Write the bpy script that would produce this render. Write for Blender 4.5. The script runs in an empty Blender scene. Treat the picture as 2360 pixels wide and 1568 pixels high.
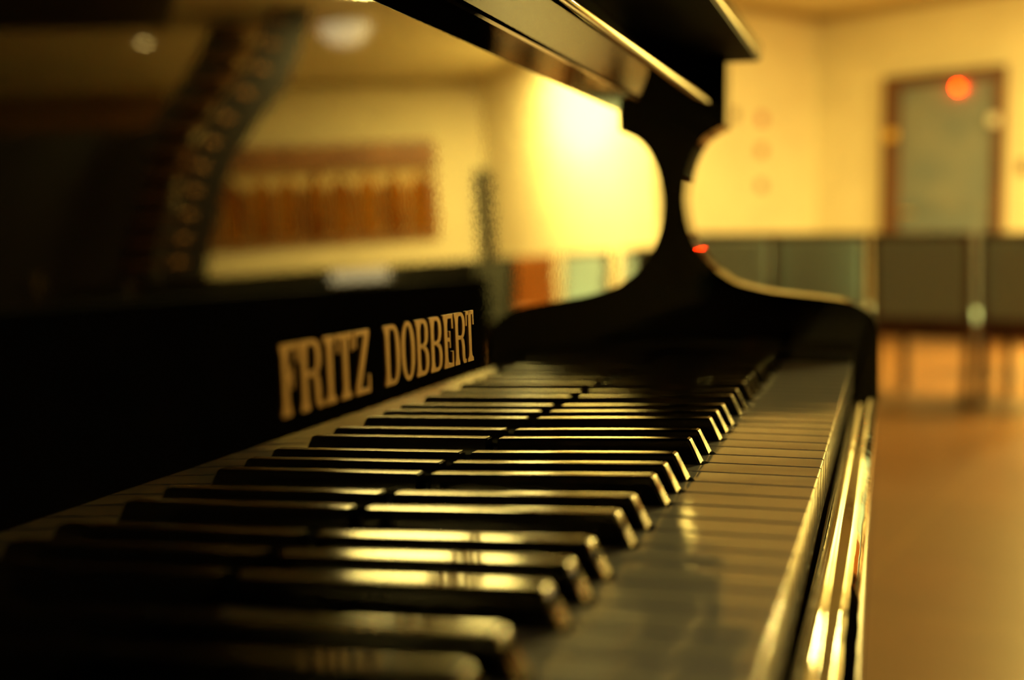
import bpy, bmesh, math, random
from mathutils import Vector, Matrix
random.seed(7)
C = bpy.context.scene
COL = C.collection
MM = 0.001
R = math.radians

# ------------------------------------------------------------------ camera
F_PX, W_PX = 2968.2, 2360.0
cam_d = bpy.data.cameras.new('camera')
cam = bpy.data.objects.new('camera', cam_d)
COL.objects.link(cam)
cam.location = (0.027787, -1.083163, 0.105134)
cam.rotation_mode = 'XYZ'
cam.rotation_euler = (1.4892, 0.0033, 0.2849)
cam_d.sensor_width = 23.5
cam_d.sensor_fit = 'HORIZONTAL'
cam_d.lens = F_PX / W_PX * 23.5
cam_d.clip_start = 0.01
cam_d.clip_end = 60
cam_d.dof.use_dof = True
cam_d.dof.focus_distance = 0.60
cam_d.dof.aperture_fstop = 2.8
C.camera = cam

# ------------------------------------------------------------------ world, exposure
w = bpy.data.worlds.new('world')
C.world = w
w.use_nodes = True
w.node_tree.nodes['Background'].inputs[0].default_value = (0.05, 0.07, 0.1, 1)
w.node_tree.nodes['Background'].inputs[1].default_value = 0.1
C.view_settings.view_transform = 'Standard'
C.view_settings.look = 'None'
C.view_settings.gamma = 1
C.view_settings.use_curve_mapping = False
C.view_settings.exposure = 0.0

# ------------------------------------------------------------------ room frame: t runs along the door wall, n across the room
O = Vector((-0.59, 10.38, 0))
U = Vector((0.83, -0.5578, 0)).normalized()
N = Vector((0.5578, 0.83, 0)).normalized()
FLOOR, CEIL = -0.73, 1.96
def P(t, n, z=0.0):
    v = O + U * t + N * n
    return Vector((v.x, v.y, z))
ROOM_ANG = math.atan2(U.y, U.x)

LIGHTS = [  # t, n, watts, radius
    (0.75, -2.9, 50, 0.14),
    (3.3, 0.8, 330, 0.16),
    (4.77, -1.38, 520, 0.42),
    (6.17, 0.82, 0.25, 0.03),
    (3.0, 1.2, 330, 0.12),
]
WARM = (1.0, 0.745, 0.18)
for i, (t, n, pw, r) in enumerate(LIGHTS):
    ld = bpy.data.lights.new('ceiling_light_glow', 'AREA')
    ld.shape = 'DISK'
    ld.size = r * 2
    ld.energy = pw
    ld.color = WARM
    lo = bpy.data.objects.new('ceiling_light_glow', ld)
    COL.objects.link(lo)
    lo.location = P(t, n, CEIL - 0.055)
# cool daylight entering by the window behind the photographer
wd = bpy.data.lights.new('window_daylight', 'AREA')
wd.shape = 'RECTANGLE'; wd.size = 1.8; wd.size_y = 1.1; wd.energy = 7.5; wd.color = (0.55, 0.8, 1.0)
wo = bpy.data.objects.new('window_daylight', wd)
COL.objects.link(wo)
wo.location = P(7.6, -12.3, 1.0)
wo.rotation_euler = (Vector((N.x, N.y, -0.05))).to_track_quat('-Z', 'Z').to_euler()

# ------------------------------------------------------------------ materials
def mat(name, col, rough=0.5, metal=0.0, coat=0.0, spec=0.5, emit=None, estr=0.0, ior=1.5):
    m = bpy.data.materials.new(name); m.use_nodes = True
    b = m.node_tree.nodes['Principled BSDF']
    b.inputs['Base Color'].default_value = (*col, 1)
    b.inputs['Roughness'].default_value = rough
    b.inputs['Metallic'].default_value = metal
    b.inputs['Coat Weight'].default_value = coat
    b.inputs['Coat Roughness'].default_value = 0.03
    b.inputs['Specular IOR Level'].default_value = spec
    b.inputs['IOR'].default_value = ior
    if emit:
        b.inputs['Emission Color'].default_value = (*emit, 1)
        b.inputs['Emission Strength'].default_value = estr
    return m
def nodes(m):
    return m.node_tree.nodes, m.node_tree.links, m.node_tree.nodes['Principled BSDF']
def noise_col(m, c1, c2, scale, stretch=(1, 1, 1), detail=4, lo=0.35, hi=0.65):
    ns, ln, b = nodes(m)
    tc = ns.new('ShaderNodeTexCoord'); mp = ns.new('ShaderNodeMapping'); mp.inputs['Scale'].default_value = stretch
    nz = ns.new('ShaderNodeTexNoise'); nz.inputs['Scale'].default_value = scale; nz.inputs['Detail'].default_value = detail
    cr = ns.new('ShaderNodeValToRGB')
    cr.color_ramp.elements[0].position = lo; cr.color_ramp.elements[1].position = hi
    cr.color_ramp.elements[0].color = (*c1, 1); cr.color_ramp.elements[1].color = (*c2, 1)
    ln.new(tc.outputs['Object'], mp.inputs['Vector']); ln.new(mp.outputs['Vector'], nz.inputs['Vector'])
    ln.new(nz.outputs['Fac'], cr.inputs['Fac']); ln.new(cr.outputs['Color'], b.inputs['Base Color'])
    return m
def ripple(m, amp, scale, stretch=(1, 1, 1), coarse=0.0, cscale=20):
    """polish waviness: the normal is tilted a little by fine noise"""
    ns, ln, b = nodes(m)
    g = ns.new('ShaderNodeNewGeometry'); tc = ns.new('ShaderNodeTexCoord')
    mp = ns.new('ShaderNodeMapping'); mp.inputs['Scale'].default_value = stretch
    ln.new(tc.outputs['Object'], mp.inputs['Vector'])
    prev = g.outputs['Normal']
    for a, s in ((amp, scale), (coarse, cscale)):
        if a <= 0: continue
        nz = ns.new('ShaderNodeTexNoise'); nz.inputs['Scale'].default_value = s; nz.inputs['Detail'].default_value = 2
        ln.new(mp.outputs['Vector'], nz.inputs['Vector'])
        sb = ns.new('ShaderNodeVectorMath'); sb.operation = 'SUBTRACT'; sb.inputs[1].default_value = (.5, .5, .5)
        ln.new(nz.outputs['Color'], sb.inputs[0])
        sc = ns.new('ShaderNodeVectorMath'); sc.operation = 'SCALE'; sc.inputs['Scale'].default_value = a
        ln.new(sb.outputs[0], sc.inputs[0])
        ad = ns.new('ShaderNodeVectorMath'); ad.operation = 'ADD'
        ln.new(prev, ad.inputs[0]); ln.new(sc.outputs[0], ad.inputs[1])
        prev = ad.outputs[0]
    nm = ns.new('ShaderNodeVectorMath'); nm.operation = 'NORMALIZE'
    ln.new(prev, nm.inputs[0])
    ln.new(nm.outputs[0], b.inputs['Normal']); ln.new(nm.outputs[0], b.inputs['Coat Normal'])
    return m

M = {}
M['lacquer'] = ripple(mat('black_piano_lacquer', (0.0025, 0.0025, 0.0028), 0.02, ior=1.54), 0.004, 260, (1, 1, 2.2), 0.002, 40)
M['lacquer_wavy'] = ripple(mat('black_piano_lacquer_rail', (0.0025, 0.0025, 0.0028), 0.03, ior=1.55), 0.025, 120, (1, 0.35, 1), 0.03, 18)
M['white_key'] = ripple(mat('ivory_white_key_plastic', (0.72, 0.76, 0.84), 0.07, ior=1.49), 0.006, 300, (1, 1, 1), 0.012, 40)
M['black_key'] = mat('black_key_satin_plastic', (0.004, 0.004, 0.004), 0.11, ior=1.5)
M['key_wood'] = noise_col(mat('spruce_key_wood', (0.5, 0.32, 0.14), 0.6), (0.42, 0.26, 0.1), (0.58, 0.4, 0.2), 60, (0.1, 1, 1))
M['satin'] = mat('satin_black_paint', (0.004, 0.004, 0.004), 0.6, spec=0.12)
M['felt'] = mat('dark_felt', (0.01, 0.006, 0.006), 0.95, spec=0.1)
M['brass_letter'] = mat('gilt_letter', (0.42, 0.225, 0.055), 0.45, metal=0.55)
M['brass'] = mat('brass', (0.75, 0.5, 0.15), 0.3, metal=1.0)
M['iron'] = mat('gold_painted_iron', (0.45, 0.28, 0.08), 0.4, metal=0.5)
M['wall'] = noise_col(mat('cream_painted_plaster', (0.8, 0.72, 0.5), 0.85, spec=0.2), (0.78, 0.71, 0.50), (0.84, 0.77, 0.55), 3)
M['ceiling'] = mat('cream_ceiling_paint', (0.74, 0.66, 0.44), 0.7, spec=0.2)
M['trim'] = mat('tan_painted_moulding', (0.5, 0.38, 0.18), 0.5)
M['door_frame'] = noise_col(mat('dark_stained_door_wood', (0.10, 0.035, 0.012), 0.35), (0.08, 0.028, 0.01), (0.15, 0.055, 0.018), 12, (1, 1, 0.15))
M['door_panel'] = noise_col(mat('grey_door_paint', (0.28, 0.27, 0.24), 0.35), (0.15, 0.19, 0.22), (0.22, 0.24, 0.24), 3)
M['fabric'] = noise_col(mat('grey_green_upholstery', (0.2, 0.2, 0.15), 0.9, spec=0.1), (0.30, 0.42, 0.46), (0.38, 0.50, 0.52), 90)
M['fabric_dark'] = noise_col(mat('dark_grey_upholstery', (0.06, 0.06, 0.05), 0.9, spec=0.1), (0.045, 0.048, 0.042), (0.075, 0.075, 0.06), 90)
M['chair_wood'] = noise_col(mat('dark_chair_wood', (0.08, 0.035, 0.014), 0.35), (0.055, 0.022, 0.01), (0.12, 0.05, 0.02), 20, (1, 1, 0.2))
M['orange_wood'] = noise_col(mat('reddish_brown_wood', (0.32, 0.1, 0.02), 0.4), (0.25, 0.08, 0.015), (0.4, 0.14, 0.03), 15, (1, 1, 0.15))
M['curtain'] = noise_col(mat('orange_brown_drapery', (0.30, 0.10, 0.015), 0.8, spec=0.1), (0.30, 0.085, 0.008), (0.66, 0.30, 0.03), 9, (1, 1, 0.15))
M['valance'] = noise_col(mat('brown_valance_wood', (0.24, 0.09, 0.02), 0.5), (0.19, 0.065, 0.012), (0.3, 0.12, 0.025), 9, (0.2, 1, 1))
M['glass'] = mat('pale_amber_window_blind', (0.8, 0.62, 0.28), 0.5)
M['night_wood'] = mat('near_black_wood', (0.012, 0.008, 0.006), 0.4)
M['tread'] = mat('stair_tread_wood', (0.32, 0.15, 0.05), 0.5)
M['lamp_metal'] = mat('white_lamp_metal', (0.8, 0.78, 0.7), 0.4)
M['diffuser'] = mat('lit_lamp_diffuser', (0.8, 0.8, 0.8), 0.5, emit=(1.0, 0.66, 0.22), estr=14)
M['dim_dome'] = mat('dim_opal_dome', (0.8, 0.8, 0.75), 0.4, emit=(1.0, 0.78, 0.4), estr=2.6)
M['glowbox'] = mat('glowing_off_white', (0.8, 0.78, 0.7), 0.5, emit=(1.0, 0.80, 0.36), estr=2.8)
M['globe'] = mat('lit_opal_globe', (0.8, 0.8, 0.8), 0.3, emit=WARM, estr=130)
M['red_lamp'] = mat('lit_red_signal_lens', (0.3, 0.01, 0.0), 0.3, emit=(1.0, 0.012, 0.0), estr=170)
M['dark_plastic'] = mat('dark_plastic', (0.03, 0.025, 0.02), 0.4)
M['black_cloth'] = mat('black_table_linen', (0.012, 0.013, 0.011), 0.9, spec=0.1)
M['cloth'] = mat('off_white_cloth', (0.8, 0.8, 0.74), 0.8)
M['orange_sign'] = mat('orange_plaque', (0.5, 0.03, 0.005), 0.5)
M['amber_sign'] = mat('amber_plaque', (0.4, 0.13, 0.01), 0.5)
M['brown_sign'] = mat('brown_plaque', (0.14, 0.06, 0.012), 0.5)
M['wall_wood'] = noise_col(mat('brown_darkening_boarding', (0.2, 0.09, 0.025), 0.5), (0.13, 0.055, 0.012), (0.22, 0.10, 0.025), 5, (0.1, 0.1, 3))
M['window_day'] = mat('daylit_blue_window_pane', (0.1, 0.12, 0.15), 0.1, emit=(0.45, 0.7, 1.0), estr=0.15)

def floor_material():
    m = mat('brown_floor_tile', (0.3, 0.15, 0.05), 0.36)
    ns, ln, b = nodes(m)
    tc = ns.new('ShaderNodeTexCoord'); mp = ns.new('ShaderNodeMapping')
    mp.inputs['Rotation'].default_value = (0, 0, R(12))
    br = ns.new('ShaderNodeTexBrick'); br.offset = 0.0
    br.inputs['Color1'].default_value = (0.22, 0.092, 0.022, 1); br.inputs['Color2'].default_value = (0.19, 0.077, 0.018, 1)
    br.inputs['Mortar'].default_value = (0.3, 0.145, 0.04, 1); br.inputs['Scale'].default_value = 1
    br.inputs['Mortar Size'].default_value = 0.006
    br.inputs['Brick Width'].default_value = 0.45; br.inputs['Row Height'].default_value = 0.45
    nz = ns.new('ShaderNodeTexNoise'); nz.inputs['Scale'].default_value = 5; nz.inputs['Detail'].default_value = 5
    mx = ns.new('ShaderNodeMix'); mx.data_type = 'RGBA'; mx.blend_type = 'MULTIPLY'; mx.inputs['Factor'].default_value = 0.5
    ln.new(tc.outputs['Object'], mp.inputs['Vector']); ln.new(mp.outputs['Vector'], br.inputs['Vector'])
    ln.new(tc.outputs['Object'], nz.inputs['Vector'])
    ln.new(br.outputs['Color'], mx.inputs['A']); ln.new(nz.outputs['Fac'], mx.inputs['B'])
    ln.new(mx.outputs['Result'], b.inputs['Base Color'])
    return m
M['floor'] = floor_material()

# ------------------------------------------------------------------ mesh helpers
def obj(name, bm, m, parent=None, smooth=True, angle=40):
    me = bpy.data.meshes.new(name)
    bmesh.ops.recalc_face_normals(bm, faces=bm.faces)
    bm.to_mesh(me); bm.free()
    me.materials.append(m)
    if smooth:
        me.polygons.foreach_set('use_smooth', [True] * len(me.polygons))
        me.set_sharp_from_angle(angle=R(angle))
    o = bpy.data.objects.new(name, me)
    COL.objects.link(o)
    if parent is not None: o.parent = parent
    if smooth:
        wn_ = o.modifiers.new('face_weighted_normals', 'WEIGHTED_NORMAL'); wn_.keep_sharp = True; wn_.weight = 100; wn_.mode = 'FACE_AREA'
    return o
def empty(name, label, cat, loc=(0, 0, 0), rz=0, group=None):
    o = bpy.data.objects.new(name, None); COL.objects.link(o)
    o.location = loc; o.rotation_euler = (0, 0, rz)
    o['label'] = label; o['category'] = cat
    if group: o['group'] = group
    return o
def tag(o, label, cat, group=None):
    o['label'] = label; o['category'] = cat
    if group: o['group'] = group
    return o
def struct(o, label=None):
    o['kind'] = 'structure'
    if label: o['label'] = label
    return o
def dup(root, loc, rz, label, group=None):
    r = root.copy(); COL.objects.link(r)
    r.location = loc; r.rotation_euler = (0, 0, rz); r['label'] = label
    if group: r['group'] = group
    for ch in list(root.children):
        c = ch.copy(); COL.objects.link(c); c.parent = r
        for g in list(ch.children):
            d = g.copy(); COL.objects.link(d); d.parent = c
    return r
def box(bm, x0, x1, y0, y1, z0, z1, bev=0.0, seg=2, mtx=None):
    r = bmesh.ops.create_cube(bm, size=1)
    vs = r['verts']
    for v in vs:
        v.co = Vector((x0 + (v.co.x + .5) * (x1 - x0), y0 + (v.co.y + .5) * (y1 - y0), z0 + (v.co.z + .5) * (z1 - z0)))
    if bev > 0:
        es = set(e for v in vs for e in v.link_edges)
        r2 = bmesh.ops.bevel(bm, geom=list(es), offset=bev, segments=seg, affect='EDGES', profile=0.5)
        vs = list(set(vs) | set(r2['verts'])) if False else [v for v in r2['verts']]
    if mtx is not None:
        for v in vs:
            if v.is_valid: v.co = mtx @ v.co
    return vs
def prism_y(bm, pts, y0, y1, bev=0.0, seg=3):
    """outline in x-z pushed along y, its long edges optionally rounded"""
    a = [bm.verts.new((x, y0, z)) for x, z in pts]
    b = [bm.verts.new((x, y1, z)) for x, z in pts]
    n = len(pts)
    f0 = bm.faces.new(a); f1 = bm.faces.new(list(reversed(b)))
    for i in range(n):
        bm.faces.new((a[i], b[i], b[(i + 1) % n], a[(i + 1) % n]))
    if bev > 0:
        es = list(f0.edges) + list(f1.edges)
        bmesh.ops.bevel(bm, geom=es, offset=bev, segments=seg, affect='EDGES', profile=0.5)
def cyl(bm, p0, p1, r0, r1=None, seg=20):
    r1 = r0 if r1 is None else r1
    p0 = Vector(p0); p1 = Vector(p1); d = p1 - p0
    q = d.to_track_quat('Z', 'Y').to_matrix().to_4x4()
    r = bmesh.ops.create_cone(bm, cap_ends=True, segments=seg, radius1=r0, radius2=r1, depth=d.length)
    for v in r['verts']: v.co = (p0 + p1) / 2 + (q @ v.co)
def bar(bm, p0, p1, wx, wy, bev=0.0):
    p0 = Vector(p0); p1 = Vector(p1); d = p1 - p0
    L = d.length
    q = d.to_track_quat('Z', 'Y').to_matrix().to_4x4()
    m4 = Matrix.Translation((p0 + p1) / 2) @ q
    box(bm, -wx / 2, wx / 2, -wy / 2, wy / 2, -L / 2, L / 2, bev, 2, m4)
def catmull(pts, k=6):
    out = []
    n = len(pts)
    for i in range(n - 1):
        p0 = Vector(pts[max(i - 1, 0)]); p1 = Vector(pts[i]); p2 = Vector(pts[i + 1]); p3 = Vector(pts[min(i + 2, n - 1)])
        for j in range(k):
            t = j / k
            out.append(0.5 * ((2 * p1) + (-p0 + p2) * t + (2 * p0 - 5 * p1 + 4 * p2 - p3) * t * t + (-p0 + 3 * p1 - 3 * p2 + p3) * t ** 3))
    out.append(Vector(pts[-1]))
    return [(v.x, v.y) for v in out]

# ------------------------------------------------------------------ the room
def wall(name, t0, n0, t1, n1, thick_dir, holes=None):
    """a wall slab between two plan points, thickened outwards"""
    bm = bmesh.new()
    a = P(t0, n0); b = P(t1, n1); o = (U * thick_dir[0] + N * thick_dir[1])
    vs = []
    for z in (FLOOR - 0.05, CEIL + 0.05):
        for q in (a, b, b + o, a + o):
            vs.append(bm.verts.new((q.x, q.y, z)))
    for f in ((0, 1, 2, 3), (7, 6, 5, 4), (0, 4, 5, 1), (1, 5, 6, 2), (2, 6, 7, 3), (3, 7, 4, 0)):
        bm.faces.new([vs[i] for i in f])
    return struct(obj(name, bm, M['wall'], smooth=False))
NB = -12.6    # back wall
TR = 10.8     # right wall
wall('wall_left', 0, NB - .1, 0, 0.1, (-0.15, 0))
wall('wall_far', 0, 0, 2.42, 0, (0, 0.15))
wall('wall_recess', 2.42, 0.0, 2.80, 3.35, (-0.15, 0.02))
wall('wall_window', 2.65, 3.35, TR + .1, 3.35, (0, 0.15))
wall('wall_right', TR, 3.45, TR, NB - .1, (0.15, 0))
wall('wall_back', -0.1, NB, TR + .1, NB, (0, -0.15))
def slab(name, z0, z1, m):
    bm = bmesh.new()
    vs = []
    for z in (z0, z1):
        for t, n in ((-.15, NB - .15), (TR + .15, NB - .15), (TR + .15, 3.5), (-.15, 3.5)):
            q = P(t, n); vs.append(bm.verts.new((q.x, q.y, z)))
    for f in ((3, 2, 1, 0), (4, 5, 6, 7), (0, 1, 5, 4), (1, 2, 6, 5), (2, 3, 7, 6), (3, 0, 4, 7)):
        bm.faces.new([vs[i] for i in f])
    return struct(obj(name, bm, m, smooth=False))
slab('floor', FLOOR - 0.1, FLOOR, M['floor'])
slab('ceiling', CEIL, CEIL + 0.1, M['ceiling'])
def room_box(bm, t0, t1, n0, n1, z0, z1, bev=0.0):
    m4 = Matrix.Translation(O) @ Matrix.Rotation(ROOM_ANG, 4, 'Z')
    box(bm, t0, t1, n0, n1, z0, z1, bev, 2, m4)
def rb(name, t0, t1, n0, n1, z0, z1, m, parent=None, bev=0.0):
    bm = bmesh.new(); room_box(bm, t0, t1, n0, n1, z0, z1, bev)
    return obj(name, bm, m, parent)
# low dark slab over the right of the room, added to darken the reflections
struct(rb('ceiling_darkening_slab', 6.15, TR, -8.6, -1.9, 1.50, 1.66, M['night_wood'], bev=.01), 'dark slab added under the ceiling to darken the reflections')
struct(rb('trim_5', 5.9, TR, 3.29, 3.35, FLOOR, 1.885, M['wall_wood'], bev=.004), 'brown boarding added to darken the wall behind the steep stair')  # panel added so the mirrored wall turns darker here
# crown moulding
struct(rb('trim_1', 0, 2.42, -0.05, 0, CEIL - 0.07, CEIL, M['trim'], bev=.01))
struct(rb('trim_2', 0, 0.05, NB, -0.05, CEIL - 0.07, CEIL, M['trim'], bev=.01))
struct(rb('trim_3', 2.80, 2.93, 3.22, 3.35, FLOOR, 1.02, M['night_wood'], bev=.01))
struct(rb('trim_4', 2.85, TR, 3.30, 3.35, CEIL - 0.07, CEIL, M['trim'], bev=.01))
struct(rb('baseboard_far_left', 0, 0.66, -0.02, 0, FLOOR, FLOOR + 0.08, M['door_frame']))
struct(rb('baseboard_far_right', 1.74, 2.42, -0.02, 0, FLOOR, FLOOR + 0.08, M['door_frame']))
struct(rb('baseboard_left', 0, 0.02, NB, -0.02, FLOOR, FLOOR + 0.08, M['door_frame']))
struct(rb('baseboard_window', 2.85, TR, 3.33, 3.35, FLOOR, FLOOR + 0.08, M['door_frame']))

# door in the far wall
dr = bpy.data.objects.new('door_1', None); COL.objects.link(dr); struct(dr, 'grey door in a dark wooden frame on the far wall')
DZ = 1.37
rb('door_jamb', 0.68, 0.84, -0.06, 0.0, FLOOR, DZ, M['door_frame'], dr, .008)
rb('door_jamb', 1.66, 1.74, -0.06, 0.0, FLOOR, DZ, M['door_frame'], dr, .008)
rb('door_head', 0.84, 1.66, -0.06, 0.0, DZ - 0.10, DZ, M['door_frame'], dr, .008)
bm = bmesh.new()
room_box(bm, 0.84, 1.66, -0.035, 0.0, FLOOR + .005, DZ - 0.10, 0)
for z0, z1 in ((FLOOR + .15, FLOOR + .85), (FLOOR + 1.05, DZ - .22)):
    room_box(bm, 0.95, 1.55, -0.045, -0.034, z0, z1, .006)
obj('door_leaf', bm, M['door_panel'], dr)
bm = bmesh.new(); room_box(bm, 0.72, 0.83, -0.075, -0.058, 0.86, 0.94, .004)
obj('hinge', bm, M['brass'], dr)
bm = bmesh.new(); room_box(bm, 1.63, 1.71, -0.075, -0.058, 0.92, 1.0, .004)
obj('latch_plate', bm, M['lamp_metal'], dr)
bm = bmesh.new()
hp = P(0.93, -0.09, 0.25)
cyl(bm, P(0.90, -0.045, 0.27), P(0.90, -0.09, 0.27), 0.012)
cyl(bm, P(0.895, -0.088, 0.27), P(1.01, -0.088, 0.27), 0.010)
obj('door_handle', bm, M['brass'], dr)

# red signal lamp hanging in front of the door head
sl = empty('signal_lamp', 'small glowing red signal lamp in front of the top of the grey door', 'lamp', P(1.36, -0.06, 1.215))
def red_lamp():
    bm = bmesh.new()
    bmesh.ops.create_uvsphere(bm, u_segments=20, v_segments=12, radius=0.017)
    for v in bm.verts: v.co.z = v.co.z * 1.25 + 0.015
    obj('lens', bm, M['red_lamp'], sl)
    bm = bmesh.new(); cyl(bm, (0, 0, 0.05), (0, 0, 0.085), 0.02)
    box(bm, -0.012, 0.035, -0.012, 0.06, 0.08, 0.1, .003)
    obj('bracket', bm, M['dark_plastic'], sl)
red_lamp()
sl.rotation_euler = (0, 0, ROOM_ANG)

# little plaques on the left wall and beside the door
def plaque(name, n, z, s, m, label, cat='plaque', group=None):
    p = P(0.0, n, z)
    bm = bmesh.new(); box(bm, 0.0, 0.012, -s / 2, s / 2, -s / 2, s / 2, .004)
    o = obj(name, bm, m); o.location = p; o.rotation_euler = (0, 0, ROOM_ANG)
    return tag(o, label, cat, group)
plaque('wall_plaque', -0.75, 1.045, 0.085, M['orange_sign'], 'orange square plaque on the yellow wall, topmost of the column of three', 'plaque', 'plaques in a column on the yellow wall')
plaque('wall_plaque', -0.75, 0.79, 0.085, M['amber_sign'], 'pale amber square plaque on the yellow wall, middle one of the column of three', 'plaque', 'plaques in a column on the yellow wall')
plaque('wall_plaque', -0.75, 0.50, 0.08, M['brown_sign'], 'brown square plaque on the yellow wall, lowest of the column of three', 'plaque', 'plaques in a column on the yellow wall')
plaque('thermostat', -1.10, 1.06, 0.08, M['brown_sign'], 'small olive brown thermostat on the yellow wall close to the piano lid', 'thermostat')
bm = bmesh.new(); room_box(bm, 1.855, 1.93, -0.014, 0.0, 0.55, 0.65, .003)
tag(obj('light_switch', bm, M['brown_sign']), 'small brown switch plate on the wall right of the grey door', 'switch')

# ceiling lights
def ceiling_lamp(i, t, n, r):
    e = empty('ceiling_light', LAMP_LABELS[i], 'lamp', P(t, n, CEIL), ROOM_ANG, 'round ceiling lights')
    bm = bmesh.new(); cyl(bm, (0, 0, -0.05), (0, 0, 0), r * 1.18, r * 1.25, 40)
    obj('rim', bm, M['lamp_metal'], e)
    bm = bmesh.new(); cyl(bm, (0, 0, -0.054), (0, 0, -0.05), r * 1.02, r * 1.02, 40)
    obj('diffuser', bm, M['diffuser'], e)
LAMP_LABELS = ['round ceiling light nearest the yellow wall with plaques', 'round ceiling light beside the bright set-back wall corner',
               'widest round ceiling light, between the globe lamp and the draped window', 'tiny ceiling spot mirrored above the steep stair', 'round ceiling light deepest in the bright recess, next to the draped window']
for i, (t, n, pw, r) in enumerate(LIGHTS): ceiling_lamp(i, t, n, r)

# dim opal dome on the ceiling near the draped window
dm = empty('dome_lamp', 'dim opal dome lamp on the ceiling, mirrored above the draped window', 'lamp', P(4.73, 0.32, CEIL))
bm = bmesh.new(); bmesh.ops.create_uvsphere(bm, u_segments=32, v_segments=16, radius=0.19)
bmesh.ops.delete(bm, geom=[v for v in bm.verts if v.co.z > 0.001], context='VERTS')
for v in bm.verts: v.co.z = v.co.z * 0.8 - 0.03
obj('dome', bm, M['dim_dome'], dm)
bm = bmesh.new(); cyl(bm, (0, 0, -0.03), (0, 0, 0), 0.2, 0.2, 32); obj('base', bm, M['lamp_metal'], dm)
# opal globe hanging over the middle of the room
gl = empty('globe_lamp', 'opal glass globe lamp hanging over the middle of the room', 'lamp', P(4.70, -2.84, 1.70))
bm = bmesh.new(); bmesh.ops.create_uvsphere(bm, u_segments=32, v_segments=20, radius=0.165); obj('globe', bm, M['globe'], gl)
bm = bmesh.new(); cyl(bm, (0, 0, 0.155), (0, 0, 0.21), 0.05, 0.03); obj('collar', bm, M['brass'], gl)
bm = bmesh.new(); cyl(bm, (0, 0, 0.2), (0, 0, CEIL - 1.70 - 0.015), 0.006); obj('rod', bm, M['brass'], gl)
bm = bmesh.new(); cyl(bm, (0, 0, CEIL - 1.70 - 0.02), (0, 0, CEIL - 1.70), 0.06, 0.06); obj('canopy', bm, M['brass'], gl)

# window on the set-back wall, with valance and drapes
wn = bpy.data.objects.new('window_1', None); COL.objects.link(wn); struct(wn, 'wide window on the set-back wall')
rb('window_pane', 3.40, 5.75, 3.335, 3.352, 0.42, 1.28, M['glass'], wn)
bm = bmesh.new()
for t0, t1, z0, z1 in ((3.34, 3.40, 0.38, 1.34), (5.75, 5.81, 0.38, 1.34), (3.34, 5.81, 0.36, 0.42), (3.34, 5.81, 1.28, 1.34), (4.5, 4.56, 0.42, 1.28)):
    room_box(bm, t0, t1, 3.30, 3.35, z0, z1, .004)
obj('window_frame', bm, M['valance'], wn)
tag(rb('valance', 3.36, 5.9, 3.19, 3.28, 1.09, 1.33, M['valance'], bev=.01), 'long brown wooden valance above the drapes of the wide window', 'valance')
def drape(t0, wdt):
    bm = bmesh.new(); nn = 16
    zt, zb = 1.02, 0.44
    rows = []
    for zi in range(7):
        f = zi / 6; z = zt + (zb - zt) * f
        row = []
        for j in range(nn + 1):
            g = j / nn
            wv = 0.028 * math.sin(g * math.pi * 2 * 2.0) * (0.4 + 0.6 * f)
            arch = 0.17 * (1 - math.sin(math.pi * g)) if zi == 0 else 0
            p = P(t0 + wdt * g, 3.25 + wv, z - arch)
            row.append(bm.verts.new(p))
        rows.append(row)
    for a, b in zip(rows, rows[1:]):
        for j in range(nn): bm.faces.new((a[j], a[j + 1], b[j + 1], b[j]))
    r = bmesh.ops.solidify(bm, geom=bm.faces[:], thickness=0.004)
    return bm
places = ['at the left end of the wide window', 'second from the left of the wide window', 'third from the left of the wide window', 'left of the middle of the wide window',
          'at the middle of the wide window', 'right of the middle of the wide window', 'third from the right of the wide window', 'second from the right of the wide window', 'at the right end of the wide window']
for k in range(9):
    tag(obj('drape', drape(3.42 + k * 0.262, 0.215), M['curtain']), 'orange brown pleated drape ' + places[k], 'curtain', 'drapes hanging in the wide window')

# window at the back of the room
wb = bpy.data.objects.new('window_2', None); COL.objects.link(wb); struct(wb, 'window behind the photographer')
rb('window_pane', 6.7, 8.5, NB, NB + .03, 0.45, 1.55, M['window_day'], wb)
bm = bmesh.new()
for t0, t1, z0, z1 in ((6.64, 6.7, .4, 1.6), (8.5, 8.56, .4, 1.6), (6.64, 8.56, .38, .45), (6.64, 8.56, 1.55, 1.62), (7.57, 7.63, .45, 1.55)):
    room_box(bm, t0, t1, NB, NB + .06, z0, z1, .004)
obj('window_frame', bm, M['lamp_metal'], wb)

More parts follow.
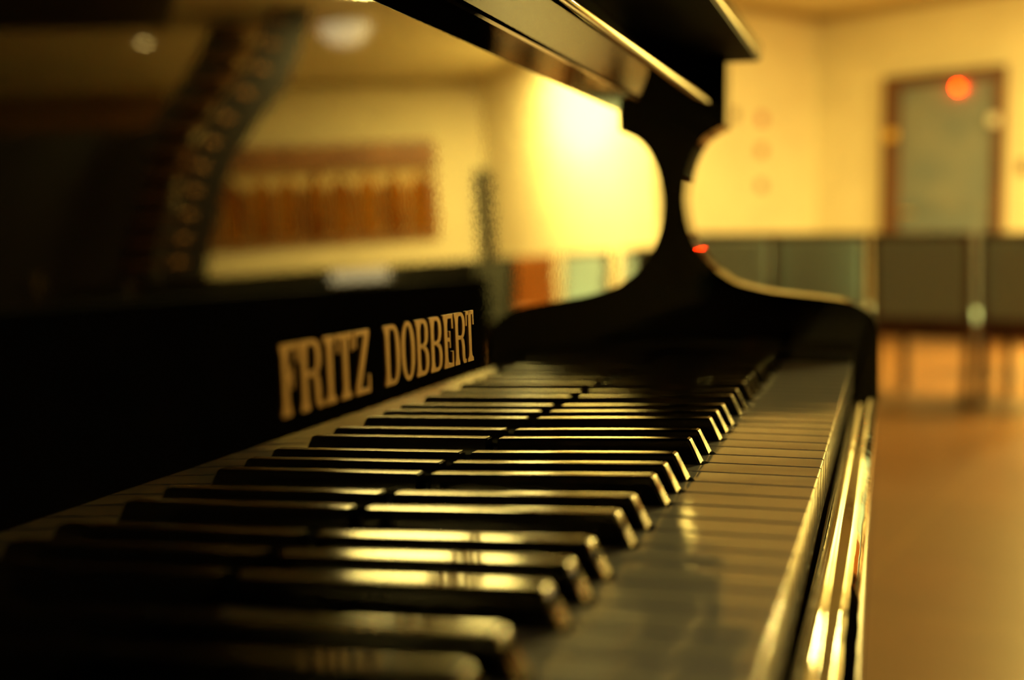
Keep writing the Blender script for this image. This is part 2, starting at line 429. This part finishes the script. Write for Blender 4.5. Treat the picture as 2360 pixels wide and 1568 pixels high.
# ------------------------------------------------------------------ chairs
def make_chair(name, label, fab, wood, panel=True):
    e = empty(name, label, 'chair')
    Hh = 0.84
    # seat faces +y
    bm = bmesh.new(); box(bm, -0.225, 0.225, -0.20, 0.235, 0.385, 0.445, .02, 3)
    obj('seat', bm, fab, e)
    bm = bmesh.new()
    m4 = Matrix.Translation((0, -0.21, 0.40)) @ Matrix.Rotation(R(5), 4, 'X')
    box(bm, -0.212, 0.212, -0.028, 0.035, 0.02, Hh - 0.43, .014, 3, m4)
    obj('backrest', bm, fab, e)
    bm = bmesh.new()
    for s in (-1, 1):
        bar(bm, (s * 0.230, -0.205, 0.38), (s * 0.230, -0.245, Hh), 0.036, 0.036, .006)
    box(bm, -0.245, 0.245, -0.264, -0.222, Hh - 0.035, Hh, .008)
    box(bm, -0.225, 0.225, -0.235, -0.205, 0.385, 0.43, .006)
    obj('back_frame', bm, wood, e)
    bm = bmesh.new()
    box(bm, -0.205, 0.205, 0.195, 0.22, 0.32, 0.386, .004)
    box(bm, -0.205, 0.205, -0.215, -0.19, 0.32, 0.386, .004)
    for s in (-1, 1): box(bm, s * 0.205 - .012, s * 0.205 + .012, -0.2, 0.21, 0.32, 0.386, .004)
    obj('seat_frame', bm, wood, e)
    for sx in (-1, 1):
        bm = bmesh.new(); bar(bm, (sx * 0.205, 0.205, 0.0), (sx * 0.205, 0.205, 0.385), 0.042, 0.042, .006)
        obj('leg', bm, wood, e)
        bm = bmesh.new(); bar(bm, (sx * 0.225, -0.235, 0.0), (sx * 0.230, -0.205, 0.385), 0.038, 0.038, .006)
        obj('leg', bm, wood, e)
    return e
ch0 = make_chair('dining_chair', '', M['fabric'], M['chair_wood'])
CZ = FLOOR
def aim(az, r, base=(0.0278, -1.083)):
    return Vector((base[0] + r * math.sin(R(az)), base[1] + r * math.cos(R(az)), CZ))
def place(src, az, r, face, label, group, base=(0.0278, -1.083), first=[True]):
    if first[0]:
        first[0] = False
        src.location = aim(az, r, base); src.rotation_euler = (0, 0, R(face)); src['label'] = label; src['group'] = group
        return src
    return dup(src, aim(az, r, base), R(face), label, group)
GR = 'row of upholstered chairs before the far wall'
# azimuths from the lens of the chairs beside the cheek
place(ch0, -6.88, 7.1, 0 + 8, 'grey upholstered wooden chair seen just right of the piano cheek neck', GR)
place(ch0, -2.68, 7.2, 0 - 4, 'grey upholstered wooden chair in front of the corner, above the low cheek arm', GR)
place(ch0, 1.85, 6.85, 0 - 18, 'grey upholstered wooden chair directly in front of the grey door', GR)
place(ch0, 6.1, 6.8, 0 - 18, 'grey upholstered wooden chair cut by the right edge of the photo', GR)
VB = (-0.338, -1.083)
GM = 'chairs mirrored in the glossy fallboard'
place(ch0, 11.5, 8.0, 215, 'grey-green chair mirrored closest to the piano cheek neck', GM, VB)
place(ch0, 14.15, 9.2, 215, 'pale grey-green chair mirrored at the foot of the bright wall, next to the reddish chair', GM, VB)
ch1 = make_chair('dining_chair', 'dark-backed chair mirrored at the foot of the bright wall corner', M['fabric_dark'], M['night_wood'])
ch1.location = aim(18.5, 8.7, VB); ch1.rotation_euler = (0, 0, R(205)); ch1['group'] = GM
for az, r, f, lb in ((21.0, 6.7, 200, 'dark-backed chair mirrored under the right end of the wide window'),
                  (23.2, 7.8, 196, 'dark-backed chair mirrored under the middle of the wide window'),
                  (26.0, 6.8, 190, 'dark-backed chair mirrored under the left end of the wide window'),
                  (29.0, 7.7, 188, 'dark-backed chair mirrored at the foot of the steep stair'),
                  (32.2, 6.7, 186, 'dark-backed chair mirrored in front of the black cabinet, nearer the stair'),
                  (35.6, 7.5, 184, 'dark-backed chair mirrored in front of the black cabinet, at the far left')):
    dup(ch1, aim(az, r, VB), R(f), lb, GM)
ch2 = make_chair('dining_chair', 'reddish brown wooden-backed chair mirrored between a dark and a pale chair', M['orange_wood'], M['orange_wood'])
ch2.location = aim(16.5, 9.9, VB); ch2.rotation_euler = (0, 0, R(212)); ch2['group'] = GM
# long table under a black cloth, with an added glowing box on it
def table_spot(az, r): return aim(az, r, VB)
ta, tb = table_spot(17.7, 4.75), table_spot(47.0, 4.2)
tm = (ta + tb) / 2; tl = (tb - ta).length; tang = math.atan2((tb - ta).y, (tb - ta).x)
tbl = empty('long_table', 'long table mirrored along the bottom of the fallboard, under a black cloth', 'table', tm, tang)
bm = bmesh.new(); box(bm, -tl / 2, tl / 2, 0.0, 0.6, 0.735, 0.765, .004); obj('tabletop', bm, M['night_wood'], tbl)
for sx in (-1, 1):
    for yy in (0.06, 0.54):
        bm = bmesh.new(); box(bm, sx * (tl / 2 - .06) - .025, sx * (tl / 2 - .06) + .025, yy - .025, yy + .025, 0, 0.735, .003)
        obj('leg', bm, M['night_wood'], tbl)
bm = bmesh.new()
nn = 160
per = []
hx, y0_, y1_ = tl / 2 + .012, -0.012, 0.612
corners = [(-hx, y0_), (hx, y0_), (hx, y1_), (-hx, y1_)]
plen = [2 * hx, y1_ - y0_] * 2
tot = sum(plen)
for i in range(nn):
    d = tot * i / nn; k = 0
    while d > plen[k]: d -= plen[k]; k += 1
    a_, b_ = Vector(corners[k]), Vector(corners[(k + 1) % 4])
    per.append(a_.lerp(b_, d / plen[k]))
rows = []
for zi, (z, fl) in enumerate(((0.770, 0), (0.766, 1.0), (0.5, 1.02), (0.25, 1.04), (0.03, 1.05))):
    row = []
    for i, q in enumerate(per):
        fold = 0.014 * math.sin(i * 1.15) * (0 if zi < 2 else zi / 4)
        ox = (1 if abs(q.x) > hx - 1e-3 else 0) * math.copysign(1, q.x); oy = (-1 if abs(q.y - y0_) < 1e-3 else 1 if abs(q.y - y1_) < 1e-3 else 0)
        g = 0.0 if zi == 0 else 0.004 + fold
        row.append(bm.verts.new((q.x + ox * g, q.y + oy * g, z)))
    rows.append(row)
bm.faces.new(rows[0])
for a_, b_ in zip(rows, rows[1:]):
    for i in range(nn): bm.faces.new((a_[i], a_[(i + 1) % nn], b_[(i + 1) % nn], b_[i]))
tc_ = obj('tablecloth', bm, M['black_cloth']); tc_.location = tm; tc_.rotation_euler = (0, 0, tang)
tag(tc_, 'black cloth hanging to the floor around the long table', 'tablecloth')
wbx = table_spot(22.7, 4.72)
wb_ = empty('table_glow_box', 'small off-white lantern standing on the black-clothed table', 'glowbox', (wbx.x, wbx.y, FLOOR + 0.771), tang)  # made-up box that glows to give a bright patch in the fallboard
bm = bmesh.new(); box(bm, -0.1, 0.1, 0.04, 0.13, 0.008, 0.055, .006); obj('glow_block', bm, M['glowbox'], wb_)
bm = bmesh.new(); box(bm, -0.105, 0.105, 0.035, 0.135, 0.0, 0.009, .002); box(bm, -0.105, 0.105, 0.035, 0.135, 0.054, 0.06, .002); obj('frame', bm, M['brass'], wb_)

# black cabinet mirrored at the far left
kb = empty('tall_cabinet', 'black wooden cabinet mirrored at the left of the fallboard', 'cabinet', aim(38.8, 10.9, VB), R(-38.8))
bm = bmesh.new(); box(bm, -1.55, 0.95, 0.0, 0.45, 0.06, 2.08, .01); obj('carcass', bm, M['night_wood'], kb)
bm = bmesh.new(); box(bm, -1.50, 0.90, 0.03, 0.42, 0.0, 0.06); obj('plinth', bm, M['night_wood'], kb)
for k in range(4):
    x0 = -1.54 + k * 0.622
    bm = bmesh.new(); box(bm, x0, x0 + 0.612, -0.02, 0.0, 0.08, 2.06, .004); d = obj('cabinet_door', bm, M['night_wood'], kb)
    bm = bmesh.new(); cyl(bm, (x0 + 0.5, -0.05, 0.8), (x0 + 0.5, -0.05, 0.95), 0.006)
    cyl(bm, (x0 + 0.5, -0.05, 0.81), (x0 + 0.5, -0.02, 0.81), 0.004); cyl(bm, (x0 + 0.5, -0.05, 0.94), (x0 + 0.5, -0.02, 0.94), 0.004)
    obj('handle', bm, M['brass'], d)

# steep open stair mirrored between the cabinet and the wide window
st = empty('open_stair', 'steep open stair with dark curved stringers, mirrored left of the wide window', 'stair')
def stair():
    r = 9.3
    def sp(az, el): # a point in space around the mirrored viewpoint, well out
        a, e = R(az), R(el)
        return Vector((VB[0] + r * math.sin(a), VB[1] + r * math.cos(a), 0.105 + r * math.tan(e)))
    fwd = Vector((math.sin(R(27)), math.cos(R(27)), 0))
    near = [(31.6, -6.8), (30.6, 0.0), (29.3, 4.3), (28.1, 6.6), (26.4, 8.6), (25.4, 10.8), (24.8, 13.2), (24.6, 14.6)]
    far = [(34.6, -6.8), (33.2, 0.0), (31.6, 5.0), (30.6, 7.0), (29.2, 8.8), (28.0, 11.0), (27.5, 13.0), (27.3, 14.6)]
    def smooth(pts):
        q = catmull(pts, 5); return q
    for pts, dz in ((near, 0.0), (far, 0.55)):
        q = smooth(pts)
        bm = bmesh.new()
        prev = None
        c = [sp(a, e) + fwd * dz for a, e in q]
        wid = 0.14
        rings = []
        side = Vector((math.cos(R(27)), -math.sin(R(27)), 0))
        for i, pnt in enumerate(c):
            tg = (c[min(i + 1, len(c) - 1)] - c[max(i - 1, 0)]).normalized()
            nr = tg.cross(fwd).normalized()
            rings.append([bm.verts.new(pnt + nr * wid * sx + fwd * 0.02 * sy) for sx, sy in ((-1, -1), (1, -1), (1, 1), (-1, 1))])
        for a, b in zip(rings, rings[1:]):
            for k in range(4): bm.faces.new((a[k], a[(k + 1) % 4], b[(k + 1) % 4], b[k]))
        bm.faces.new(rings[0]); bm.faces.new(list(reversed(rings[-1])))
        obj('stringer', bm, M['night_wood'], st)
    qa, qb = smooth(near), smooth(far)
    # treads between the two stringers at equal heights
    def at_h(q, el):
        for (a0, e0), (a1, e1) in zip(q, q[1:]):
            if e0 <= el <= e1: return a0 + (a1 - a0) * (el - e0) / max(e1 - e0, 1e-6)
        return q[-1][0]
    el = -5.2
    while el < 13.8:
        a0 = sp(at_h(qa, el), el); b0 = sp(at_h(qb, el), el) + fwd * 0.55
        d_ = b0 - a0; L_ = d_.length
        ang = math.atan2(d_.y, d_.x)
        bm = bmesh.new()
        box(bm, 0, L_, -0.11, 0.11, -0.018, 0.018, .004, 2, Matrix.Translation(a0) @ Matrix.Rotation(ang, 4, 'Z'))
        t = obj('tread', bm, M['tread'], st)
        el += 1.0
stair()

# ------------------------------------------------------------------ the grand piano
pn = empty('grand_piano', 'black lacquered grand piano with open keyboard and gilt lettering on its fallboard', 'piano', (0, 0, 0))
WW = 23.5 * MM
OCT = 164.5 * MM
L_KEY = 0.1545
BL = {1: WW * 1 - .0022, 3: WW * 2 + .0022, 6: WW * 4 - .0032, 8: WW * 5, 10: WW * 6 + .0032}
y_end = 0.0
def c_left(o): return -WW - (8 - o) * OCT
blacks = []
for o in range(0, 8):
    for s, off in BL.items():
        if o == 0 and s < 10: continue
        blacks.append(c_left(o) + off)
# white key spans
whites = []
for o in range(0, 9):
    for k in range(7):
        if o == 0 and k < 5: continue
        if o == 8 and k > 0: continue
        whites.append(c_left(o) + k * WW)
HB = 0.0055 + 0.0006     # half width of the notch beside a black key
G = 0.0005
def white_key(y0):
    y1 = y0 + WW
    a, b = y0 + G, y1 - G
    la, lb = a, b
    for c in blacks:
        if c - HB < a < c + HB: la = c + HB
        if c - HB < b < c + HB: lb = c - HB
    xn = -0.0515
    pts = [(-L_KEY, la), (xn, la), (xn, a), (0, a), (0, b), (xn, b), (xn, lb), (-L_KEY, lb)]
    if la == a: pts = [p for p in pts if p != (xn, a) and p != (xn, la)]
    if lb == b: pts = [p for p in pts if p != (xn, b) and p != (xn, lb)]
    bm = bmesh.new()
    top = [bm.verts.new((x, y, 0)) for x, y in pts]
    bot = [bm.verts.new((x, y, -0.0235)) for x, y in pts]
    ft = bm.faces.new(top); bm.faces.new(list(reversed(bot)))
    n = len(pts)
    for i in range(n): bm.faces.new((top[i], bot[i], bot[(i + 1) % n], top[(i + 1) % n]))
    es = list(ft.edges)
    front = [e for e in bm.edges if all(abs(v.co.x) < 1e-6 for v in e.verts) and abs(e.verts[0].co.z - e.verts[1].co.z) > 1e-3]
    bmesh.ops.bevel(bm, geom=es + front, offset=0.0011, segments=3, affect='EDGES', profile=0.5)
    return bm
for y0 in whites:
    obj('white_key', white_key(y0), M['white_key'], pn, angle=60)
def black_key():
    bm = bmesh.new()
    zb = -0.004
    hb, hk = 0.01165, 0.0080
    # bottom ring and top ring (narrower, front sloping)
    B = [(-0.1507, -.0055), (-0.0535, -.0055), (-0.0535, .0055), (-0.1507, .0055)]
    lo = [bm.verts.new((x, y, zb)) for x, y in B]
    mid = [bm.verts.new((x, y, 0.0006)) for x, y in B]
    T = [(-0.1507, -.0043, hk), (-0.0590, -.0040, hb), (-0.0590, .0040, hb), (-0.1507, .0043, hk)]
    hi = [bm.verts.new(p) for p in T]
    bm.faces.new(list(reversed(lo))); ft = bm.faces.new(hi)
    for r0, r1 in ((lo, mid), (mid, hi)):
        for i in range(4): bm.faces.new((r0[i], r0[(i + 1) % 4], r1[(i + 1) % 4], r1[i]))
    es = list(ft.edges) + [e for e in bm.edges if (e.verts[0] in mid and e.verts[1] in hi) or (e.verts[1] in mid and e.verts[0] in hi)]
    bmesh.ops.bevel(bm, geom=list(set(es)), offset=0.0011, segments=4, affect='EDGES', profile=0.5)
    return bm
bk = obj('black_key', black_key(), M['black_key'], pn, angle=50)
bk.location = (0, blacks[0], 0)
for c in blacks[1:]:
    k = bk.copy(); COL.objects.link(k); k.parent = pn; k.location = (0, c, 0)

YN = whites[0]            # bass end of the keyboard
BLOCK = 0.058            # width of the key blocks at either end
YFAR, YNEAR = BLOCK, YN - BLOCK
# key bed and felt
bm = bmesh.new(); box(bm, -1.0, 0.0, YNEAR - .05, YFAR + .05, -0.11, -0.045, .002)
obj('key_bed', bm, M['lacquer'], pn)
bm = bmesh.new(); box(bm, -0.19, -0.002, YN, 0, -0.045, -0.0235)
obj('key_frame', bm, M['key_wood'], pn)
bm = bmesh.new(); box(bm, -0.1600, -0.1512, YN, 0, -0.02, 0.0005, .0005)
obj('felt_strip', bm, M['felt'], pn)
# key blocks filling the ends of the keyboard
for y0, y1 in ((0.0012, BLOCK - 0.0005), (YN - BLOCK + 0.0005, YN - 0.0012)):
    bm = bmesh.new(); box(bm, -0.1525, 0.0005, y0, y1, -0.045, 0.0085, .0015, 3)
    obj('key_block', bm, M['lacquer'], pn)
# key slip
bm = bmesh.new()
sl_pts = [(0.0016, -0.11), (0.0016, -0.0300), (0.0022, -0.0277), (0.0035, -0.0268), (0.0055, -0.0266), (0.0064, -0.0268), (0.0072, -0.0273), (0.0080, -0.0280), (0.0086, -0.0286), (0.0094, -0.0290), (0.0126, -0.0292),
          (0.0137, -0.0298), (0.0153, -0.0311), (0.0171, -0.0331), (0.0188, -0.0353), (0.0203, -0.0378), (0.0210, -0.0405), (0.0212, -0.0440), (0.0212, -0.106), (0.0195, -0.11)]
prism_y(bm, sl_pts, YNEAR, YFAR + 0.001)
obj('key_slip', bm, M['lacquer_wavy'], pn, angle=35)
# cheeks
ch_front = [(20.9, -110), (21.0, -60), (20.9, -33), (20.4, 0), (19.9, 17.3), (17.9, 28.8), (14.0, 35.4), (8.6, 39.8), (-1.5, 44.8), (-15.7, 48.3), (-50.8, 52.3), (-74.4, 55.2), (-98.3, 60.8),
            (-110.2, 66.6), (-122.4, 75.9), (-134.7, 90.1), (-143.9, 108.3), (-148.2, 129.5), (-148.3, 144.7), (-145.4, 161.9), (-140.9, 174.8), (-135.4, 184.6), (-128.7, 191.6), (-121.0, 196.3), (-113.6, 199.6)]
prof = catmull(ch_front, 4)
pts = [(x * MM, z * MM) for x, z in prof] + [(-0.1127, 0.2010), (-0.1127, 0.2595), (-0.60, 0.2595), (-0.60, -0.110)]
def cheek(y0, y1):
    bm = bmesh.new(); prism_y(bm, pts, y0, y1, 0.0022, 3)
    return obj('cheek', bm, M['lacquer'], pn, angle=30)
cheek(YFAR, YFAR + 0.048)
cheek(YNEAR - 0.048, YNEAR)
# fallboard with its overhanging rail: mirror face leaning back two degrees
TH = 0.0339
def face_x(z): return -0.1534 - math.tan(TH) * (z - 0.012)
fb = [(face_x(-0.004), -0.004), (face_x(0.2070), 0.2070), (-0.1592, 0.2085), (-0.1578, 0.2094), (-0.1400, 0.2110), (-0.1255, 0.2123)]
for k in range(0, 13):
    a = math.pi * k / 12
    fb.append((-0.1245 + 0.0042 * math.sin(a), 0.2168 - 0.0044 * math.cos(a)))
fb += [(-0.1640, 0.2215), (-0.1640, 0.2590), (-0.178, 0.2590), (-0.178, -0.004)]
bm = bmesh.new(); prism_y(bm, fb, YNEAR + 0.0005, YFAR - 0.0008)
fbo = obj('fallboard', bm, M['lacquer'], pn, angle=25)

# gilt letters on the fallboard: each glyph drawn in millimetres, 23 high
def stem(x, w=3.6, y0=0, y1=23, serif=1.2, top=True, bot=True):
    L, Rr = x, x + w
    p = []
    p += ([(L - serif, y0), (Rr + serif, y0), (Rr + serif, y0 + 1.5), (Rr + .5, y0 + 2.6), (Rr, y0 + 4.8)] if bot else [(L, y0), (Rr, y0)])
    p += ([(Rr, y1 - 4.8), (Rr + .5, y1 - 2.6), (Rr + serif, y1 - 1.5), (Rr + serif, y1), (L - serif, y1), (L - serif, y1 - 1.5), (L - .5, y1 - 2.6), (L, y1 - 4.8)] if top else [(Rr, y1), (L, y1)])
    if bot: p += [(L, y0 + 4.8), (L - .5, y0 + 2.6), (L - serif, y0 + 1.5)]
    return [p]
def ring(cx, cy, rx, ry, tx, ty, a0, a1, n=22, pw=1.0):
    out = []
    for i in range(n):
        q = []
        for a, k in ((a0 + (a1 - a0) * i / n, 0), (a0 + (a1 - a0) * (i + 1) / n, 0), (a0 + (a1 - a0) * (i + 1) / n, 1), (a0 + (a1 - a0) * i / n, 1)):
            c, s = math.cos(a), math.sin(a)
            c = math.copysign(abs(c) ** pw, c); s = math.copysign(abs(s) ** pw, s)
            q.append((cx + (rx - tx * k) * c, cy + (ry - ty * k) * s))
        out.append(q)
    return out
def rect(x0, y0, x1, y1): return [[(x0, y0), (x1, y0), (x1, y1), (x0, y1)]]
H = math.pi / 2
def g_I(w): return stem(w / 2 - 1.9, 3.8, serif=2.4)
def g_F(w): return stem(1.6, 3.7) + rect(5, 21.2, w, 23) + [[(w - 1.5, 16.6), (w, 16.6), (w, 21.4), (w - 1.9, 21.4)]] + rect(5, 11.3, w - 4, 13) + [[(w - 4.9, 8.4), (w - 3.7, 8.4), (w - 3.7, 15.6), (w - 4.9, 15.6)]]
def g_E(w): return g_F(w) + rect(5, 0, w, 1.8) + [[(w - 1.9, 1.6), (w, 1.6), (w, 6.8), (w - 1.4, 6.8)]]
def g_T(w):
    c = w / 2
    return stem(c - 1.9, 3.8, top=False, serif=2.2) + rect(0, 21.2, w, 23) + [[(0, 16.4), (1.4, 16.4), (1.9, 21.4), (0, 21.4)], [(w - 1.4, 16.4), (w, 16.4), (w, 21.4), (w - 1.9, 21.4)]]
def g_Z(w):
    return rect(0.3, 21.2, w, 23) + rect(0, 0, w, 1.8) + [[(0.3, 16.8), (1.6, 16.8), (2.2, 21.4), (0.3, 21.4)], [(w - 2.0, 1.6), (w, 1.6), (w, 6.6), (w - 1.3, 6.6)], [(0, 1.6), (4.4, 1.6), (w, 21.4), (w - 4.4, 21.4)]]
def g_D(w): return stem(1.6, 3.6) + ring(w - 7.2, 11.5, 7.2, 11.5, 3.6, 1.7, -H, H, pw=.8) + rect(5, 21.3, w - 7.1, 23) + rect(5, 0, w - 7.1, 1.7)
def g_O(w): return ring(w / 2, 11.5, w / 2, 11.7, 3.7, 1.6, 0, 4 * H, 40, .92)
def g_B(w): return stem(1.6, 3.6) + ring(w - 6.6, 17.2, 6.1, 5.8, 3.4, 1.6, -H, H, pw=.85) + ring(w - 6.6, 6.0, 6.6, 6.0, 3.6, 1.6, -H, H, pw=.85) + rect(5, 21.4, w - 6.5, 23) + rect(5, 11.2, w - 6.5, 12.7) + rect(5, 0, w - 6.5, 1.6)
def g_R(w): return (stem(1.6, 3.6) + ring(w - 7.0, 17.0, 6.2, 6.0, 3.5, 1.6, -H, H, pw=.85) + rect(5, 21.4, w - 6.9, 23) + rect(5, 11.0, w - 6.9, 12.6)
                    + [[(w - 7.6, 11.6), (w - 4.6, 12.2), (w - 2.4, 10.2), (w - 1.7, 7.2), (w - 1.6, 3.2), (w - 1.2, 1.6), (w, 1.7), (w, 0), (w - 3.6, 0), (w - 5.0, 1.4), (w - 5.4, 4.0), (w - 5.5, 8.0), (w - 6.2, 10.2)]])
GL = {'F': g_F, 'R': g_R, 'I': g_I, 'T': g_T, 'Z': g_Z, 'D': g_D, 'O': g_O, 'B': g_B, 'E': g_E}
WORDS = [('F', -718.8, -706.2), ('R', -705.1, -688.2), ('I', -686.4, -676.9), ('T', -675.4, -662.0), ('Z', -660.4, -646.9),
         ('D', -632.6, -616.6), ('O', -614.7, -600.2), ('B', -598.8, -583.9), ('B', -582.4, -567.4), ('E', -565.6, -552.6), ('R', -551.0, -535.4), ('T', -534.9, -523.4)]
seen = {}
for ch, y0, y1 in WORDS:
    wdt = y1 - y0
    base = 47.9
    bm = bmesh.new()
    for poly in GL[ch](wdt):
        fr, bk_ = [], []
        for px, pz in poly:
            z = (base + pz * math.cos(TH)) * MM
            x = face_x(z)
            y = (y0 + px) * MM
            fr.append(bm.verts.new((x + 0.0006, y, z))); bk_.append(bm.verts.new((x - 0.0002, y, z)))
        bm.faces.new(fr); bm.faces.new(list(reversed(bk_)))
        n = len(fr)
        for i in range(n): bm.faces.new((fr[i], bk_[i], bk_[(i + 1) % n], fr[(i + 1) % n]))
    lo = obj('gilt_letter', bm, M['brass_letter'], fbo, smooth=False)
    lo['label'] = 'gilt letter ' + ch
# lid over the front, resting on the rim, and its rear half
bm = bmesh.new(); box(bm, -0.60, -0.0860, YNEAR - 0.052, YFAR + 0.050, 0.2612, 0.2760, .0025, 3)
ldo = obj('lid', bm, M['lacquer'], pn)
bm = bmesh.new(); box(bm, -0.598, -0.0885, YNEAR - 0.050, YFAR + 0.048, 0.2598, 0.2613)
obj('lid_underside', bm, M['satin'], ldo)
# rim and body of the case behind the keyboard (grand outline seen from above)
def case():
    rim = []
    W0, W1 = YNEAR - 0.048, YFAR + 0.048     # bass side is straight, treble side curves in
    L = 1.62
    outline = [(-0.60, W0), (-1.30, W0), (-1.52, W0 + 0.03), (-1.62, W0 + 0.20), (-1.60, W0 + 0.42), (-1.45, W0 + 0.60), (-1.25, W0 + 0.72), (-1.10, W0 + 0.90), (-0.95, W1 - 0.12), (-0.80, W1 - 0.02), (-0.60, W1)]
    o2 = catmull(outline, 5)
    bm = bmesh.new()
    a = [bm.verts.new((x, y, -0.11)) for x, y in o2]; b = [bm.verts.new((x, y, 0.2595)) for x, y in o2]
    for i in range(len(o2) - 1): bm.faces.new((a[i], a[i + 1], b[i + 1], b[i]))
    bmesh.ops.solidify(bm, geom=bm.faces[:], thickness=0.03)
    obj('rim', bm, M['lacquer'], pn)
    bm = bmesh.new()
    a = [bm.verts.new((x, y, 0.2600)) for x, y in o2]; b = [bm.verts.new((x, y, 0.2760)) for x, y in o2]
    bm.faces.new(list(reversed(a))); bm.faces.new(b)
    for i in range(len(o2)): bm.faces.new((a[i], a[(i + 1) % len(o2)], b[(i + 1) % len(o2)], b[i]))
    obj('rear_lid', bm, M['lacquer'], pn)
case()
def leg_at(x, y):
    bm = bmesh.new()
    bar(bm, (x, y, FLOOR + 0.07), (x, y, -0.11), 0.075, 0.075, .006)
    box(bm, x - .055, x + .055, y - .055, y + .055, -0.20, -0.11, .005)
    l = obj('leg', bm, M['lacquer'], pn)
    bm = bmesh.new()
    r = bmesh.ops.create_cone(bm, cap_ends=True, segments=24, radius1=0.028, radius2=0.028, depth=0.02)
    for v in r['verts']: v.co = Vector((x + v.co.x, y + v.co.z, FLOOR + 0.028 + v.co.y))
    cyl(bm, (x, y, FLOOR + 0.045), (x, y, FLOOR + 0.075), 0.018)
    obj('caster', bm, M['brass'], l)
leg_at(-0.22, YFAR - 0.02); leg_at(-0.22, YNEAR + 0.02); leg_at(-1.42, YNEAR + 0.25)
